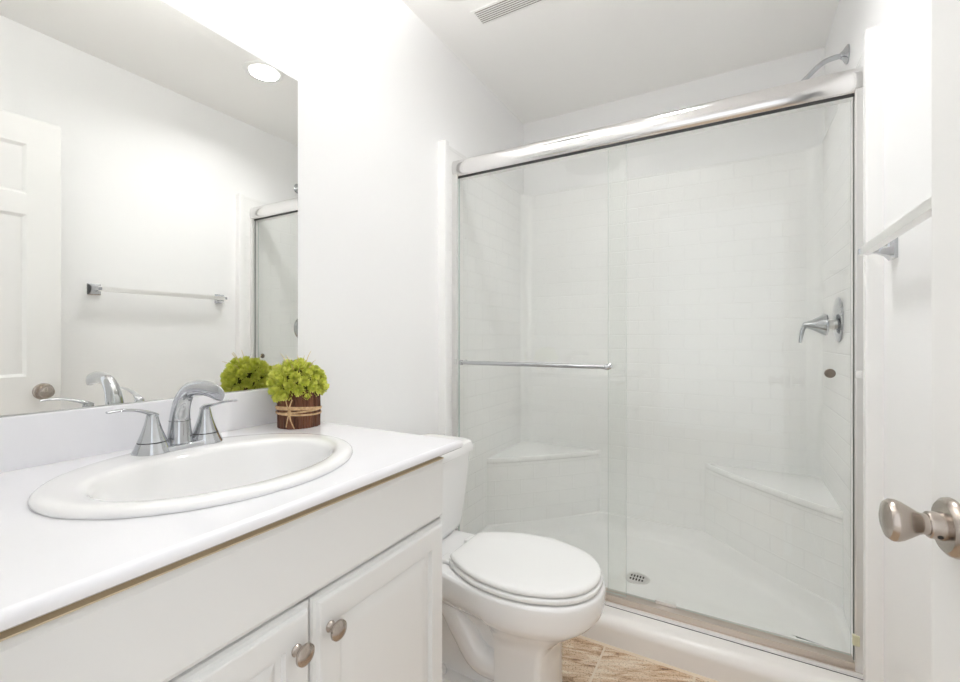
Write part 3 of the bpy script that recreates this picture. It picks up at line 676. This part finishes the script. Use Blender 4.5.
hd = B().lathe([(0, 0.034), (0.034, 0.034), (0.041, 0.037), (0.0425, 0.042), (0.039, 0.050), (0.029, 0.066), (0.020, 0.082), (0.0135, 0.098), (0.0105, 0.108), (0.006, 0.113), (0, 0.114)], (XR, 2.145, 1.172), (-1, 0, 0), 36).build('valve_handle', M['chrome'], va)
B().tube([(XR-0.088, 2.145, 1.178), (XR-0.104, 2.145, 1.171), (XR-0.113, 2.145, 1.152), (XR-0.118, 2.145, 1.125), (XR-0.121, 2.145, 1.102)], [(0.007, 0.006), (0.008, 0.006), (0.0075, 0.0042), (0.0065, 0.0034), (0.005, 0.0028)], 14, up=(0, 1, 0)).build('lever', M['chrome'], hd)

# ================================================================ TOWEL BAR, VENT, LIGHT
tb = thing('towel_bar', 'square chrome towel bar mounted on the right wall beside the door', 'towel bar', (W, 1.25, 1.355))
bx, bz = 1.462, 1.354; ya, yb_ = 0.955, 1.557
B().box((bx-0.0105, ya-0.002, bz-0.0105), (bx+0.0105, yb_+0.002, bz+0.0105), 0.0012).build('bar', M['jamb'], tb)
for y in (ya, yb_):
    p = B()
    def sq(x, h): return [Vector((x, y-h, bz-h)), Vector((x, y+h, bz-h)), Vector((x, y+h, bz+h)), Vector((x, y-h, bz+h))]
    p.loft([sq(W-0.0005, 0.026), sq(W-0.008, 0.026), sq(W-0.011, 0.023), sq(W-0.020, 0.015), sq(W-0.034, 0.0095), sq(bx-0.0120, 0.0070), sq(bx-0.0135, 0.006)])
    p.build('bar_post', M['chrome'], tb, smooth=25)

ve = thing('ceiling_vent', 'white louvered air register in the ceiling', 'vent', (0.37, 1.647, H))
vx0, vx1, vy0, vy1 = 0.207, 0.535, 1.594, 1.697
b = B(); zc = H-0.0005
for lo, hi in (((vx0, vy0), (vx1, vy0+0.011)), ((vx0, vy1-0.011), (vx1, vy1)), ((vx0, vy0+0.011), (vx0+0.012, vy1-0.011)), ((vx1-0.012, vy0+0.011), (vx1, vy1-0.011))):
    b.box((lo[0], lo[1], zc-0.003), (hi[0], hi[1], zc))
b.build('vent_frame', M['ceiling'], ve)
B().box((vx0+0.012, vy0+0.012, zc-0.0012), (vx1-0.012, vy1-0.012, zc)).build('duct_shadow_plate', mat('dark_duct', (0.22, 0.19, 0.16), 0.8), ve)
ns = 7; sl = None
for k in range(ns):
    y = vy0+0.019+k*(vy1-vy0-0.036)/(ns-1)
    s = B().prism([(y-0.0058, zc-0.0050), (y-0.0050, zc-0.0056), (y+0.0052, zc-0.0022), (y+0.0044, zc-0.0014)], 'X', vx0+0.012, vx1-0.012)
    s.build('slat', M['ceiling'], ve, smooth=0)

LX, LY = 0.925, 1.437
cl = thing('ceiling_light', 'round recessed ceiling light glowing above the toilet, seen in the mirror', 'ceiling light', (LX, LY, H))
B().lathe([(0.070, -0.0005), (0.096, -0.0005), (0.095, -0.004), (0.086, -0.0075), (0.072, -0.006), (0.070, -0.0005)], (LX, LY, H), (0, 0, 1), 64).build('light_trim', M['trim'], cl)
B().lathe([(0, -0.0005), (0.0715, -0.0005), (0.0715, -0.0045), (0.05, -0.0060), (0, -0.0065)], (LX, LY, H), (0, 0, 1), 64).build('lens', M['lens'], cl)
lamp = area('lamp_glow', (0, 0, -0.011), (0, 0, 0), 0.13, 0.13, 4.4, (0.985, 0.99, 1.0), 'DISK'); lamp.parent = cl; lamp.data.spread = math.radians(150)

# unseen bowls added under the ceiling as bounce fill (above the frame)
def fill_bowl(x, y, drop, r, power, label):
    vl = thing('added_fill_bowl', label, 'added fill light', (x, y, H))
    B().lathe([(0, -0.0005), (0.05, -0.0005), (0.05, -0.012), (0.008, -0.018), (0.008, -drop), (0, -drop)], (x, y, H), (0, 0, 1), 48).build('fill_stem', M['trim'], vl)
    k = r/0.171
    B().lathe([(0, -drop-0.030), (0.06*k, -drop-0.026), (0.11*k, -drop-0.016), (0.148*k, -drop-0.002), (0.168*k, -drop+0.016), (r, -drop+0.016), (0.163*k, -drop+0.004), (0.15*k, -drop+0.001), (0, -drop+0.001)], (x, y, H), (0, 0, 1), 64).build('fill_shell', M['trim'], vl, smooth=50)
    B().lathe([(0, -drop+0.002), (0.15*k, -drop+0.002), (0.15*k, -drop+0.005), (0, -drop+0.005)], (x, y, H), (0, 0, 1), 64).build('fill_emitter', mat('fill_glow', (1, 1, 1), 0.5, emit=((1.0, 0.995, 0.985), power)), vl, smooth=40)
fill_bowl(0.36, 0.64, 0.245, 0.171, FILL_NEAR, 'unseen white fill bowl added under the ceiling above the vanity')
fill_bowl(0.38, 1.20, 0.165, 0.165, FILL_FAR, 'unseen white fill bowl added under the ceiling above the toilet')
